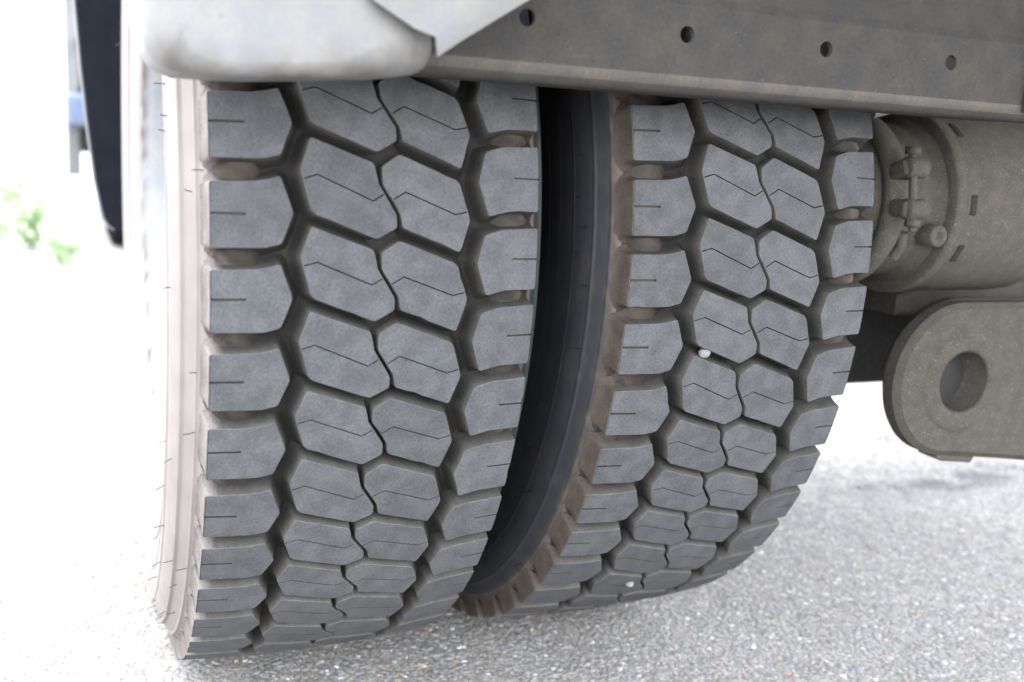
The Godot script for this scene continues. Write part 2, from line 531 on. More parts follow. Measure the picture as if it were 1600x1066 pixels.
func tyre(truck: Node3D, x0: float, given: Array, outer: bool, label: String) -> void:
	# the casing: groove floor, shoulders with raised rings, sidewalls down to the bead
	var half := [[0, 11.0], [8, 11.5], [14, 16.0], [30, 16.2], [55, 16.4], [75, 16.2], [92, 16.0], [99, 10.0], [112, 9.6], [120, 11.5], [125, 15.5]]
	var prof := PackedVector2Array()
	for i in range(half.size() - 1, 0, -1):
		prof.append(Vector2(-half[i][0] * 0.001, R - crown(half[i][0]) - half[i][1] * 0.001))
	for h in half:
		prof.append(Vector2(h[0] * 0.001, R - crown(h[0]) - h[1] * 0.001))
	var curve := [[.4830, .1285], [.4790, .1325], [.470, .1395], [.461, .1455], [.450, .1500], [.440, .1522], [.428, .1530], [.410, .1522], [.390, .1500], [.370, .1465], [.348, .1420], [.326, .1365], [.312, .1310], [.302, .1270], [.296, .1235], [.290, .1180]]
	var path := Curve2D.new()
	for i in curve.size():
		var ca: Array = curve[maxi(i - 1, 0)]
		var cb: Array = curve[mini(i + 1, curve.size() - 1)]
		var t := Vector2(cb[1] - ca[1], cb[0] - ca[0]) / 6.0
		path.add_point(Vector2(curve[i][1], curve[i][0]), -t, t)
	path.bake_interval = 0.0011
	var side := []
	for q in path.get_baked_points():
		# raised rings and a raised band moulded into the rubber
		var h := 0.0
		for rib in [[.4755, .0016], [.4620, .0020], [.4365, .0018], [.4050, .0010], [.3720, .0016], [.3130, .0016]]:
			h += rib[1] * exp(-pow((q.y - rib[0]) / 0.0013, 2.0))
		if not outer:
			h *= 0.4
		h += (0.0011 if outer else 0.0004) * (smoothstep(.4365, .4375, q.y) - smoothstep(.4610, .4620, q.y))
		side.append([q.x + h, q.y + (h * 0.6 if q.y > 0.455 else 0.0)])
	var right := PackedVector2Array()
	var left := PackedVector2Array()
	for q in side:
		right.append(Vector2(q[0] + 0.004 * smoothstep(.483, .455, q[1]), q[1]))
	for i in range(side.size() - 1, -1, -1):
		left.append(Vector2(-side[i][0], side[i][1]))
	prof.append(right[0])
	prof.insert(0, left[-1])
	var n1 := noise(3 if outer else 4, 9.0, 4)
	var n2 := noise(8 if outer else 9, 40.0, 3)
	var black := Color(0.0600, 0.0630, 0.0740)
	var floor_c := Color(0.040, 0.037, 0.034)  # floor colour darkened to paint in the groove shade
	var brown := Color(0.3570, 0.2800, 0.2170)
	var pale := Color(0.5250, 0.4585, 0.4235)
	var paint := func(_i: int, p: Vector2, th: float) -> Color:
		var w := Vector3(p.x, cos(th) * p.y, sin(th) * p.y)
		var a := clampf(n1.get_noise_3dv(w * 3.0) * 1.6 + 0.5, 0, 1)
		var b := clampf(n2.get_noise_3dv(w * 3.0) * 1.4 + 0.5, 0, 1)
		var u := absf(p.x)
		if u < 0.1255 and p.y > 0.478:
			var share := smoothstep(0.085, 0.115, u) * 0.75 + 0.18 * a
			return floor_c.lerp(brown, clampf(share * (0.2 + 0.6 * b), 0, 1))
		var c := black
		if outer and p.x < 0.0:
			c = pale * (0.94 + 0.1 * a)
			c.a = 1.0
		# mud rubbed on the shoulder
		var share2 := smoothstep(0.470, 0.483, p.y) * clampf(0.35 + 0.9 * b * a, 0, 1)
		if not (outer and p.x < 0.0):
			c = c.lerp(brown, share2)
			c = c.lerp(brown, 0.14 * a * b)
		return c
	var root := put("tyre", lathe(prof, 420, Vector3.RIGHT, 0.0, TAU, paint), M.rubber, truck, label)
	root.position = Vector3(x0, R, 0)
	put("sidewall", lathe(left, 420, Vector3.RIGHT, 0.0, TAU, paint), M.sidewall, root, "pale dusty outer sidewall with fine raised rings" if outer else "black inner sidewall with brown mud along its shoulder")
	put("sidewall", lathe(right, 420, Vector3.RIGHT, 0.0, TAU, paint), M.sidewall, root)
	# the ring of pitches: those in view as they stand in the photograph, the rest evenly
	var phis := given.duplicate()
	var left_over: float = TAU - (phis[0] - phis[-1])
	var n := int(round(left_over / 0.1225))
	for i in range(1, n):
		phis.append(given[-1] - left_over * i / n)
	var count := phis.size()
	for i in count:
		var before: float = phis[i - 1] if i > 0 else phis[count - 1] + TAU
		var after: float = phis[i + 1] if i < count - 1 else phis[0] - TAU
		var up: float = before - phis[i]
		var down: float = phis[i] - after
		for kind in BLOCKS:
			var b := put("tread_block", block_mesh(kind, up, down, i % 3 if i < 12 else 0, outer), M.rubber, root)
			b.rotation.x = -phis[i]
	# moulding whiskers on the sidewalls
	var sides := [-1.0] if outer else [-1.0]
	for sg in sides:
		for k in 40 if outer else 22:
			var i := rng.randi_range(2, side.size() / 3)
			var p := Vector2(side[i][0] * sg, side[i][1])
			var ph := rng.randf_range(-1.75, 0.45)
			if outer and k % 4 == 0:
				ph = rng.randf_range(2.4, 4.2)
			var d := Vector3(0, sin(ph), cos(ph))
			var base := Vector3(p.x, 0, 0) + d * (p.y - 0.0005)
			var dir := (Vector3(sg, 0, 0) + d * 0.25 + Vector3(0, rng.randf_range(-0.3, 0.3), rng.randf_range(-0.2, 0.2))).normalized()
			var ln := rng.randf_range(0.005, 0.010)
			put("rubber_whisker", tube([base, base + dir * ln * 0.5, base + dir * ln + Vector3(0, rng.randf_range(-0.0012, 0.0008), 0)], 0.00042, 5), M.hair if outer else M.black, root)


func wheel_rim(truck: Node3D, x0: float, sg: float, label: String) -> void:
	# sg -1: dish opens to the left (outer wheel), +1 to the right
	var p := PackedVector2Array()
	for q in [[-.131, .3045], [-.134, .3035], [-.1345, .300], [-.131, .2965], [-.122, .292], [-.112, .287], [-.095, .284], [-.080, .276], [-.060, .268], [.0, .266], [.06, .268], [.085, .262], [.100, .245], [.104, .225], [.098, .200], [.086, .170], [.084, .13], [.084, .11], [.04, .105], [.03, .09], [.03, .0]]:
		p.append(Vector2(q[0] * -sg, q[1]))
	var rust := noise(14, 30.0, 3)
	var paint := func(_i: int, q: Vector2, th: float) -> Color:
		var c := Color(1, 1, 1)
		if q.y > 0.293:
			var w := Vector3(q.x, cos(th) * q.y, sin(th) * q.y)
			c = c.lerp(Color(0.20, 0.14, 0.09), clampf(0.55 + rust.get_noise_3dv(w * 2.0), 0, 1))
		return c
	var o := put("wheel_rim", lathe(p, 128, Vector3.RIGHT, 0.0, TAU, paint), M.rim, truck, label)
	o.position = Vector3(x0, R, 0)
	for i in 10:
		var th := TAU * i / 10.0
		var at := Vector3((0.084 - 0.012) * -sg, 0.143 * sin(th), 0.143 * cos(th))
		var nut := put("wheel_nut", lathe(PackedVector2Array([Vector2(-.018, 0), Vector2(-.018, .012), Vector2(-.014, .016), Vector2(.012, .016)]), 6), M.rim, o)
		nut.position = at
		if sg > 0:
			nut.rotation.y = PI

# ---------------------------------------------------------------- build
func _ready() -> void:
	rng.seed = 20
	camera_and_light()
	make_materials()
	ground()
	var truck := Node3D.new()
	truck.name = "truck"
	add_child(truck)
	tag(truck, "dusty truck seen from behind at its left dual rear tyres and holed steel rear beam", "truck")
	tyre(truck, 0.0, PHI_OUT, true, "outer tyre with pale dusty sidewall, at the left")
	tyre(truck, DUAL, PHI_IN, false, "inner tyre with brown mud on its shoulder, at the right")
	wheel_rim(truck, 0.0, -1.0, "pale dished rim of the outer wheel")
	wheel_rim(truck, DUAL, 1.0, "rim of the inner wheel")
	rear_beam(truck)
	running_gear(truck)
	front_of_truck(truck)
	pebbles()
	plants()

func camera_and_light() -> void:
	var cam := Camera3D.new()
	cam.name = "camera"
	add_child(cam)
	cam.transform = Transform3D(Basis(Vector3(0.9223, 0.0546, 0.3825), Vector3(0.0240, 0.9799, -0.1979), Vector3(-0.3856, 0.1917, 0.9025)).orthonormalized(), Vector3(-0.2157, 0.6155, 1.2691))
	cam.fov = 36.80
	cam.near = 0.02
	cam.far = 600.0
	var att := CameraAttributesPhysical.new()
	att.frustum_focal_length = 36.07
	att.frustum_focus_distance = 0.92
	att.exposure_aperture = 4.2
	att.frustum_near = 0.02
	att.frustum_far = 600.0
	cam.attributes = att
	cam.fov = 36.80
	var e := Environment.new()
	e.background_mode = Environment.BG_SKY
	var sm := ProceduralSkyMaterial.new()
	sm.sky_top_color = Color(0.70, 0.735, 0.79)
	sm.sky_horizon_color = Color(0.93, 0.93, 0.93)
	sm.sky_curve = 0.22
	sm.ground_horizon_color = Color(0.80, 0.80, 0.78)
	sm.ground_bottom_color = Color(0.45, 0.44, 0.42)
	sm.sky_energy_multiplier = 2.0
	var sky := Sky.new()
	sky.sky_material = sm
	e.sky = sky
	e.tonemap_mode = Environment.TONE_MAPPER_LINEAR
	e.tonemap_exposure = 3.25
	e.sdfgi_enabled = true
	e.ssao_enabled = true
	e.ssil_enabled = true
	var we := WorldEnvironment.new()
	we.name = "world_environment"
	we.environment = e
	add_child(we)
	var sun := DirectionalLight3D.new()
	sun.name = "sun"
	sun.light_energy = 0.42
	sun.light_color = Color(1.0, 0.965, 0.91)
	sun.light_angular_distance = 10.0
	sun.shadow_enabled = true
	add_child(sun)
	sun.look_at_from_position(Vector3.ZERO, -Vector3(-0.42, 1.0, -0.36).normalized(), Vector3.BACK)

func ground() -> void:
	var s := Soup.new()
	var n := Vector3.UP
	# finer near the wheels, with a shallow unevenness, coarse to the horizon
	var hgt := noise(55, 2.2, 3)
	var xs := []
	for i in 221:
		xs.append(-1.0 + 3.2 * i / 220.0)
	var zs := []
	for i in 181:
		zs.append(-1.6 + 2.5 * i / 180.0)
	var rim := func(q: Array) -> Array:
		return [-300.0, -40.0, -8.0] + q + [8.0, 40.0, 300.0]
	var X: Array = rim.call(xs)
	var Z: Array = rim.call(zs)
	var at := func(i: int, j: int) -> Vector3:
		var p := Vector3(X[i], GROUND, Z[j])
		if i > 3 and i < X.size() - 4 and j > 3 and j < Z.size() - 4:
			p.y += hgt.get_noise_2d(p.x, p.z) * 0.0025
			# the worn hollow behind the wheels, on the right
			p.y -= 0.006 * exp(-pow((p.x - 1.33) / 0.22, 2.0) - pow((p.z + 0.14) / 0.07, 2.0))
		return p
	var patch := noise(56, 1.6, 4)
	var ragged := noise(57, 14.0, 4)
	# worn tone, the dark broken hollow and a crack further off
	var stain := func(p: Vector3) -> Color:
		var k := 1.0 + 0.16 * patch.get_noise_2d(p.x, p.z)
		var rg := ragged.get_noise_2d(p.x, p.z)
		var hole := exp(-pow((p.x - 1.36) / 0.27, 2.0) - pow((p.z + 0.15 + 0.06 * (p.x - 1.3) + 0.05 * rg) / 0.045, 2.0))
		k *= 1.0 - 0.62 * clampf(hole * (0.9 + 1.4 * rg), 0.0, 1.0)
		var crack := exp(-pow((p.z + 0.43 + 0.10 * rg + 0.1 * (p.x - 1.4)) / 0.012, 2.0)) * smoothstep(1.2, 1.5, p.x)
		k *= 1.0 - 0.5 * clampf(crack, 0.0, 1.0)
		return Color(k, k, k)
	for i in X.size() - 1:
		for j in Z.size() - 1:
			var a: Vector3 = at.call(i, j); var b: Vector3 = at.call(i + 1, j); var c: Vector3 = at.call(i + 1, j + 1); var d: Vector3 = at.call(i, j + 1)
			s.quad(a, b, c, d, n, n, n, n, stain.call(a), stain.call(b), stain.call(c), stain.call(d))
	var g := put("ground", s.mesh(), M.asphalt, self, "grey weathered asphalt with exposed pale aggregate under the truck")
	g.set_meta("kind", "structure")
	# loose and proud stones of the road surface
	for v in 3:
		var st := Soup.new()
		var r := RandomNumberGenerator.new()
		r.seed = 300 + v
		var sp := SphereMesh.new()
		sp.radial_segments = 7
		sp.rings = 3
		sp.radius = 1.0
		sp.height = 2.0
		var arr := sp.get_mesh_arrays()
		var vs: PackedVector3Array = arr[Mesh.ARRAY_VERTEX]
		var ix: PackedInt32Array = arr[Mesh.ARRAY_INDEX]
		var bump := noise(400 + v, 0.9, 2)
		for i in range(0, ix.size(), 3):
			var q := []
			for m in 3:
				var w := vs[ix[i + m]]
				q.append(w * (1.0 + 0.35 * bump.get_noise_3dv(w)))
			st.tri(q[0], q[1], q[2], q[0].normalized(), q[1].normalized(), q[2].normalized())
		var mm := MultiMesh.new()
		mm.transform_format = MultiMesh.TRANSFORM_3D
		mm.use_colors = true
		mm.mesh = st.mesh()
		var count := 30000
		mm.instance_count = count
		for i in count:
			var p := Vector3(r.randf_range(-0.75, 2.0), GROUND, r.randf_range(-1.0, 0.72))
			if i < 7000:
				p = Vector3(r.randf_range(-0.3, 1.1), GROUND, r.randf_range(-0.1, 0.62))
			var size := 0.0014 + 0.0028 * pow(r.randf(), 1.8)
			if r.randf() < 0.04:
				size *= 1.5
			var b := Basis(Vector3.UP, r.randf() * TAU) * Basis(Vector3.RIGHT, r.randf_range(-0.25, 0.25))
			b = b.scaled_local(Vector3(size * r.randf_range(0.9, 1.4), size * r.randf_range(0.28, 0.45), size * r.randf_range(0.75, 1.1)))
			p.y += hgt.get_noise_2d(p.x, p.z) * 0.0025 - 0.006 * exp(-pow((p.x - 1.33) / 0.22, 2.0) - pow((p.z + 0.14) / 0.07, 2.0)) - size * 0.06
			mm.set_instance_transform(i, Transform3D(b, p))
			var k := r.randf_range(0.165, 0.25)
			if r.randf() < 0.06:
				k = r.randf_range(0.32, 0.5)
			var c := Color(k, k * 0.965, k * 0.91)
			var pick := r.randf()
			if pick < 0.05:
				c = Color(k, k * 0.80, k * 0.56)
			elif pick < 0.085:
				c = Color(k, k * 0.74, k * 0.62)
			elif pick < 0.25:
				c = Color(k * 0.8, k * 0.795, k * 0.78)
			if stain.call(p).r < 0.75 and r.randf() < 0.75:
				c *= 0.45
			mm.set_instance_color(i, c)
		var mi := MultiMeshInstance3D.new()
		mi.name = ["aggregate", "aggregate_001", "aggregate_002"][v]
		mi.multimesh = mm
		var m := StandardMaterial3D.new()
		m.vertex_color_use_as_albedo = true
		m.roughness = 0.8
		mi.material_override = m
		add_child(mi)
		tag(mi, "small grey, white and tan stones set in the road surface", "road stones", "stones of the road surface", "stuff")

func arc2(c: Vector2, r: float, a0: float, a1: float, n: int) -> PackedVector2Array:
	var o := PackedVector2Array()
	for i in n + 1:
		var a := lerpf(a0, a1, float(i) / n)
		o.append(c + Vector2(cos(a), sin(a)) * r)
	return o

func rear_beam(truck: Node3D) -> void:
	# a rolled steel section seen from behind: web with four holes, rolled lip below, leaning upper part
	var zf := 0.58
	var prof := PackedVector2Array()   # (z, y), outer line
	prof.append_array([Vector2(zf - .075, .700), Vector2(zf - .075, .6585)])
	prof.append_array(arc2(Vector2(zf - .012, .6685), .012, -PI / 2 - 0.1, 0.0, 8))
	prof.append_array([Vector2(zf + .0005, .690), Vector2(zf, .7215), Vector2(zf - .003, .728), Vector2(zf - .010, .752), Vector2(zf - .016, .80)])
	var inner := PackedVector2Array()
	inner.append_array([Vector2(zf - .0205, .80), Vector2(zf - .0145, .753), Vector2(zf - .0075, .728), Vector2(zf - .0045, .7215), Vector2(zf - .004, .690), Vector2(zf - .004, .6685)])
	inner.append_array(arc2(Vector2(zf - .012, .6685), .008, 0.0, -PI / 2 - 0.1, 6))
	inner.append_array([Vector2(zf - .071, .6628), Vector2(zf - .071, .700)])
	prof.append_array(inner)
	var comb := CSGCombiner3D.new()
	var poly := CSGPolygon3D.new()
	poly.polygon = prof
	poly.mode = CSGPolygon3D.MODE_DEPTH
	poly.depth = 0.700
	poly.smooth_faces = false
	# CSG extrudes along -z: turn it so that its x is the scene's z and its depth runs along x
	poly.transform = Transform3D(Basis(Vector3(0, 0, 1), Vector3(0, 1, 0), Vector3(-1, 0, 0)), Vector3(-0.118, 0, 0))
	comb.add_child(poly)
	for hx in [0.0765, 0.2075, 0.337, 0.4685]:
		var c := CSGCylinder3D.new()
		c.operation = CSGShape3D.OPERATION_SUBTRACTION
		c.radius = 0.0062
		c.height = 0.03
		c.sides = 24
		c.transform = Transform3D(Basis(Vector3.RIGHT, PI / 2), Vector3(hx, 0.7005, zf))
		comb.add_child(c)
	comb.name = "rear_beam"
	truck.add_child(comb)
	comb.material_override = M.steel
	comb.set_meta("label", "grey-brown steel beam with a row of round holes and a rolled lower lip")
	# the rolled lip along the lower edge, tinted lighter to paint in light from the ground
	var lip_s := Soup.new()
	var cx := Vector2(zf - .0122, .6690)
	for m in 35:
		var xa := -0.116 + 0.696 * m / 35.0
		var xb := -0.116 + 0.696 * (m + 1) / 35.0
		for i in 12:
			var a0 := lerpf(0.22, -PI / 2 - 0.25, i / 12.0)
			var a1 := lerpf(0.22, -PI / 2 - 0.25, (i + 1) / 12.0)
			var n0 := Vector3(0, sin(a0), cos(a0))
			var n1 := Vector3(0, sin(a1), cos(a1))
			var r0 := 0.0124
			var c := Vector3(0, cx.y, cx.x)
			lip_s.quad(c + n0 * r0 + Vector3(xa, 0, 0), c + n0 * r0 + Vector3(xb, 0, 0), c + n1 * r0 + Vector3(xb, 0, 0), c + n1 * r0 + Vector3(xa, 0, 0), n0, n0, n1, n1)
	put("beam_lip", lip_s.mesh(), M.lip, truck, "pale rolled lower edge of the beam, tinted for light off the ground")
	# the end piece of the beam at the right
	var ep := put("end_plate", round_box(Vector3(.05, .075, .006), .002, 2), M.steel, truck)
	ep.position = Vector3(0.5815, 0.702, zf + 0.0035)
	# struts that hold the beam
	for x in [0.10, 0.52]:
		var st := put("beam_strut", round_box(Vector3(.05, .42, .06), .006, 2), M.dark, truck)
		st.position = Vector3(x, 1.005, zf - .075)
	# rounded end cap at the left: a shell that bulges to the left, below and to the right
	var cap := put("end_cap", cap_mesh(), M.cap, truck, "pale dusty rounded end cap above the outer tyre")
	cap.position = Vector3.ZERO
	# folded sheet bracket
	var s := Soup.new()
	var z0 := 0.640
	var A := [Vector3(-.064, .716, z0 - .012), Vector3(-.0473, .694, z0 - .006), Vector3(-.0371, .6876, z0 - .002), Vector3(-.0226, .6795, z0), Vector3(-.0134, .6766, z0 + .001)]
	var fold := [Vector3(.026, .716, z0 + .004), Vector3(.0057, .6993, z0 + .005), Vector3(-.0005, .6905, z0 + .006), Vector3(-.0065, .6815, z0 + .006), Vector3(-.0105, .6755, z0 + .004)]
	var lip := [Vector3(.0705, .716, z0 - .010), Vector3(.0532, .7041, z0 - .006), Vector3(.026, .6868, z0 - .003), Vector3(.006, .6738, z0 - .001), Vector3(-.0074, .6644, z0)]
	for t in [0.0, -0.003]:
		var off := Vector3(0, 0, t)
		for i in 4:
			var sg := 1.0 if t == 0.0 else -1.0
			var na := Vector3(-0.30, -0.22, 1).normalized() * sg
			var nf := Vector3(-0.02, -0.12, 1).normalized() * sg
			var nl := Vector3(0.26, -0.30, 1).normalized() * sg
			s.quad(A[i] + off, A[i + 1] + off, fold[i + 1] + off, fold[i] + off, na, na, nf, nf)
			s.quad(fold[i] + off, fold[i + 1] + off, lip[i + 1] + off, lip[i] + off, nf, nf, nl, nl)
	for row in [A, lip]:
		for i in 4:
			s.flat(row[i], row[i + 1], row[i + 1] + Vector3(0, 0, -.003), row[i] + Vector3(0, 0, -.003), Vector3.DOWN)
	s.flat(A[4], fold[4], fold[4] + Vector3(0, 0, -.003), A[4] + Vector3(0, 0, -.003), Vector3.DOWN)
	s.flat(fold[4], lip[4], lip[4] + Vector3(0, 0, -.003), fold[4] + Vector3(0, 0, -.003), Vector3.LEFT)
	# carries on upwards to its bolt on the beam strut
	s.flat(A[0], fold[0], fold[0] + Vector3(.0, .09, 0), A[0] + Vector3(.02, .09, 0), Vector3.BACK)
	s.flat(fold[0], lip[0], lip[0] + Vector3(-.01, .09, 0), fold[0] + Vector3(0, .09, 0), Vector3.BACK)
	put("folded_bracket", s.mesh(), M.bracket, truck, "bright folded sheet metal bracket pointing down beside the end cap")

func cap_mesh() -> ArrayMesh:
	# a lofted shell: the outline in (x, y) is offset inwards as it comes towards the viewer
	var z_front := 0.622
	var depth := 0.09
	var out := PackedVector2Array()
	out.append_array([Vector2(-.194, .86), Vector2(-.1895, .72), Vector2(-.1845, .686), Vector2(-.1805, .666)])
	out.append_array([Vector2(-.1770, .6565), Vector2(-.1710, .6490), Vector2(-.1620, .6450), Vector2(-.1510, .6437)])
	out.append_array([Vector2(-.12, .6440), Vector2(-.08, .6470), Vector2(-.045, .6502), Vector2(-.0250, .6520), Vector2(-.0130, .6540), Vector2(-.0055, .6580), Vector2(-.0012, .6650), Vector2(.0003, .6740), Vector2(-.001, .70), Vector2(-.004, .86)])
	# smooth the outline
	var c := Curve2D.new()
	for i in out.size():
		var a := out[maxi(i - 1, 0)]
		var b := out[mini(i + 1, out.size() - 1)]
		var t := (b - a) / 6.0
		c.add_point(out[i], -t, t)
	c.bake_interval = 0.0025
	var o := c.get_baked_points()
	# normals of this open line, pointing out of the cap (down, left, right)
	var k := o.size()
	var nr := PackedVector2Array()
	for i in k:
		var d := (o[mini(i + 1, k - 1)] - o[maxi(i - 1, 0)]).normalized()
		nr.append(Vector2(d.y, -d.x) if true else d)
	var s := Soup.new()
	var rows := []
	var grime := noise(90, 38.0, 4)
	# from the back edge, round a 14 mm bend (28 mm at the right, where the end is dished), into the face
	for g in 15:
		var row := []
		for i in k:
			var right := smoothstep(-.075, -.02, o[i].x)
			var leftw := 1.0 - smoothstep(-.185, -.14, o[i].x)
			var rad := 0.010 + 0.016 * right + 0.024 * leftw
			var p: Vector2
			var z: float
			var n: Vector3
			if g == 0:
				p = o[i]; z = z_front - depth; n = Vector3(nr[i].x, nr[i].y, 0)
			elif g <= 10:
				var th := PI / 2 * (g - 1) / 9.0
				p = o[i] - nr[i] * rad * (1.0 - cos(th))
				z = z_front - rad + rad * sin(th)
				n = Vector3(nr[i].x * cos(th), nr[i].y * cos(th), sin(th))
			else:
				var t := (g - 10) / 4.0
				var mid := Vector2(clampf(o[i].x, -.135, -.052), maxf(o[i].y, 0.70))
				p = (o[i] - nr[i] * rad).lerp(mid, t)
				z = z_front
				n = Vector3(0, 0, 1)
			# the face is slightly domed and leans back towards its top
			var bow := 0.006 * (1.0 - pow((p.x + .09) / .10, 2.0))
			z += bow - 0.06 * maxf(p.y - 0.67, 0.0)
			n = (n + Vector3(0.12 * (p.x + .09) / .10, 0.06, 0) * maxf(n.z, 0.0)).normalized()
			# road dirt stuck along the lower edge
			var w := Vector3(p.x, p.y, z)
			var low := 1.0 - smoothstep(0.645, 0.675, p.y - 0.008 * (p.x + 0.15) / 0.15)
			var share := clampf(low * (0.35 + 1.1 * grime.get_noise_3dv(w)) + 0.22 * grime.get_noise_3dv(w * 0.4), 0.0, 1.0)
			row.append([w, n, Color(1, 1, 1).lerp(Color(0.56, 0.49, 0.40), share)])
		rows.append(row)
	for g in 14:
		for i in k - 1:
			var a = rows[g][i]; var b = rows[g][i + 1]; var d = rows[g + 1][i + 1]; var e = rows[g + 1][i]
			s.quad(a[0], b[0], d[0], e[0], a[1], b[1], d[1], e[1], a[2], b[2], d[2], e[2])
	# close the middle of the face
	for i in k - 1:
		var a: Vector3 = rows[14][i][0]
		var b: Vector3 = rows[14][i + 1][0]
		var m := Vector3(-.09, .86, z_front - .005)
		s.tri(a, b, m, Vector3(0, .06, 1).normalized(), Vector3(0, .06, 1).normalized(), Vector3(0, .06, 1).normalized())
	return s.mesh()

func running_gear(truck: Node3D) -> void:
	# brake chamber: axis along x, seen from its left end
	var ch := Node3D.new()
	ch.name = "brake_chamber"
	truck.add_child(ch)
	ch.set_meta("label", "dust-covered round brake chamber with a bolted clamp band")
	ch.position = Vector3(0.566, 0.572, 0.33)
	put("end_dish", lathe(PackedVector2Array([Vector2(-.030, 0), Vector2(-.030, .05), Vector2(-.024, .070), Vector2(-.010, .082), Vector2(0, .0865), Vector2(.006, .0885)]), 72), M.chamber, ch)
	var band := PackedVector2Array([Vector2(-.004, .086), Vector2(-.0055, .092), Vector2(-.002, .0985), Vector2(.004, .1005), Vector2(.012, .1000), Vector2(.020, .0975), Vector2(.0235, .092), Vector2(.022, .086)])
	put("clamp_band", lathe(band, 96), M.chamber, ch)
	put("housing_neck", lathe(PackedVector2Array([Vector2(.018, .088), Vector2(.030, .0865), Vector2(.040, .0835), Vector2(.048, .0825), Vector2(.052, .0855), Vector2(.060, .0865), Vector2(.066, .0850), Vector2(.072, .086), Vector2(.080, .0935), Vector2(.083, .094)]), 96), M.chamber, ch)
	put("housing_flange", lathe(PackedVector2Array([Vector2(.080, .090), Vector2(.080, .1055), Vector2(.082, .1075), Vector2(.090, .1080), Vector2(.093, .1065), Vector2(.094, .1045)]), 96), M.chamber, ch)
	put("spring_housing", lathe(PackedVector2Array([Vector2(.092, .1035), Vector2(.118, .1035), Vector2(.122, .1052), Vector2(.128, .1055), Vector2(.22, .1055), Vector2(.250, .1035), Vector2(.272, .096), Vector2(.290, .080), Vector2(.300, .05), Vector2(.302, 0)]), 96), M.chamber, ch)
	# slots in the ring of the spring housing
	for a in [-0.52, 0.02, 0.9]:
		var d := Vector3(0, sin(a), cos(a))
		var t := Vector3(0, cos(a), -sin(a))
		var sl := put("housing_slot", round_box(Vector3(.008, .022, .003), .0014, 2), M.slot, ch)
		sl.transform = Transform3D(Basis(Vector3.RIGHT, t, Vector3.RIGHT.cross(t)), d * .1035 + Vector3(.107, 0, 0))
	# clamp bolt and its two lugs
	var phi := 0.16
	for q in [[0.34, "clamp_lug"], [-0.03, "clamp_lug"]]:
		var a: float = q[0]
		var d := Vector3(0, sin(a), cos(a))
		var t := Vector3(0, cos(a), -sin(a))
		var lug := put(q[1], round_box(Vector3(.026, .017, .024), .004, 3), M.chamber, ch)
		lug.transform = Transform3D(Basis(Vector3.RIGHT, t, Vector3.RIGHT.cross(t)), d * .108 + Vector3(.009, 0, 0))
		var ear := put("clamp_lug", lathe(PackedVector2Array([Vector2(-.009, 0), Vector2(-.009, .0095), Vector2(-.007, .011), Vector2(.013, .011), Vector2(.0155, .0095), Vector2(.0155, 0)]), 20), M.chamber, ch)
		ear.position = d * .1165 + Vector3(.009, 0, 0)
	var bd := Vector3(0, sin(phi), cos(phi)) * .1155 + Vector3(.009, 0, 0)
	var up := Vector3(0, cos(phi), -sin(phi))
	put("clamp_bolt", tube([bd - up * .045, bd + up * .042], .0042, 12), M.chamber, ch)
	for e in [.038, -.036]:
		var nut := put("bolt_nut", lathe(PackedVector2Array([Vector2(-.004, 0), Vector2(-.004, .0082), Vector2(.004, .0082), Vector2(.004, 0)]), 6, Vector3.UP), M.chamber, ch)
		nut.position = bd + up * e
	# plug and small link below the bolt
	var plug := put("breather_plug", lathe(PackedVector2Array([Vector2(0, .012), Vector2(.020, .012), Vector2(.022, .0105), Vector2(.022, .0045), Vector2(.018, .0040), Vector2(.018, 0)]), 24, Vector3.BACK), M.chamber, ch)
	plug.position = Vector3(.066, -.032, .080)
	put("link", tube([Vector3(.028, -.030, .088), Vector3(.030, -.045, .085), Vector3(.026, -.058, .080)], .006, 10), M.chamber, ch)
	# pale hose stub above the chamber
	put("hose_stub", tube([Vector3(.548, .665, .40), Vector3(.575, .672, .40), Vector3(.61, .684, .40)], .007, 12), M.bracket, truck, "short pale hose end between the inner tyre and the beam")

	# suspension arm with a round eye
	var arm := Node3D.new()
	arm.name = "suspension_arm"
	truck.add_child(arm)
	arm.set_meta("label", "heavy dusty suspension arm with a round eye at its left end")
	arm.position = Vector3(0.723, 0.369, 0.40)
	var o := PackedVector2Array()
	o.append_array(arc2(Vector2.ZERO, .0915, PI / 2, PI * 1.5, 30))
	o.append_array([Vector2(.10, -.103), Vector2(.48, -.155), Vector2(.48, .0905), Vector2(.1, .0915)])
	var comb := CSGCombiner3D.new()
	comb.name = "arm_plate"
	var cm := CSGMesh3D.new()
	cm.mesh = plate(o, .030, .007)
	comb.add_child(cm)
	var hole := CSGCylinder3D.new()
	hole.operation = CSGShape3D.OPERATION_SUBTRACTION
	hole.radius = .036
	hole.height = .09
	hole.sides = 40
	hole.transform = Transform3D(Basis(Vector3.RIGHT, PI / 2), Vector3(.008, -.001, -.010))
	comb.add_child(hole)
	arm.add_child(comb)
	comb.material_override = M.dust
	# raised ring round the eye
	var ring := put("eye_ring", lathe(PackedVector2Array([Vector2(-.002, .0362), Vector2(.0006, .0368), Vector2(.0020, .0395), Vector2(.0026, .047), Vector2(.0022, .056), Vector2(.0012, .0595), Vector2(-.001, .0615)]), 72, Vector3.BACK), M.dust, arm)
	ring.position = Vector3(.008, -.001, 0)
	var bore := put("eye_bore", lathe(PackedVector2Array([Vector2(.0005, .0363), Vector2(-.010, .0352), Vector2(-.034, .0335), Vector2(-.040, .030), Vector2(-.043, .018), Vector2(-.044, 0)]), 48, Vector3.BACK), M.dust, arm)
	bore.position = Vector3(.008, -.001, 0)
	# worn rubber seam and second leaf behind
	var o2 := PackedVector2Array()
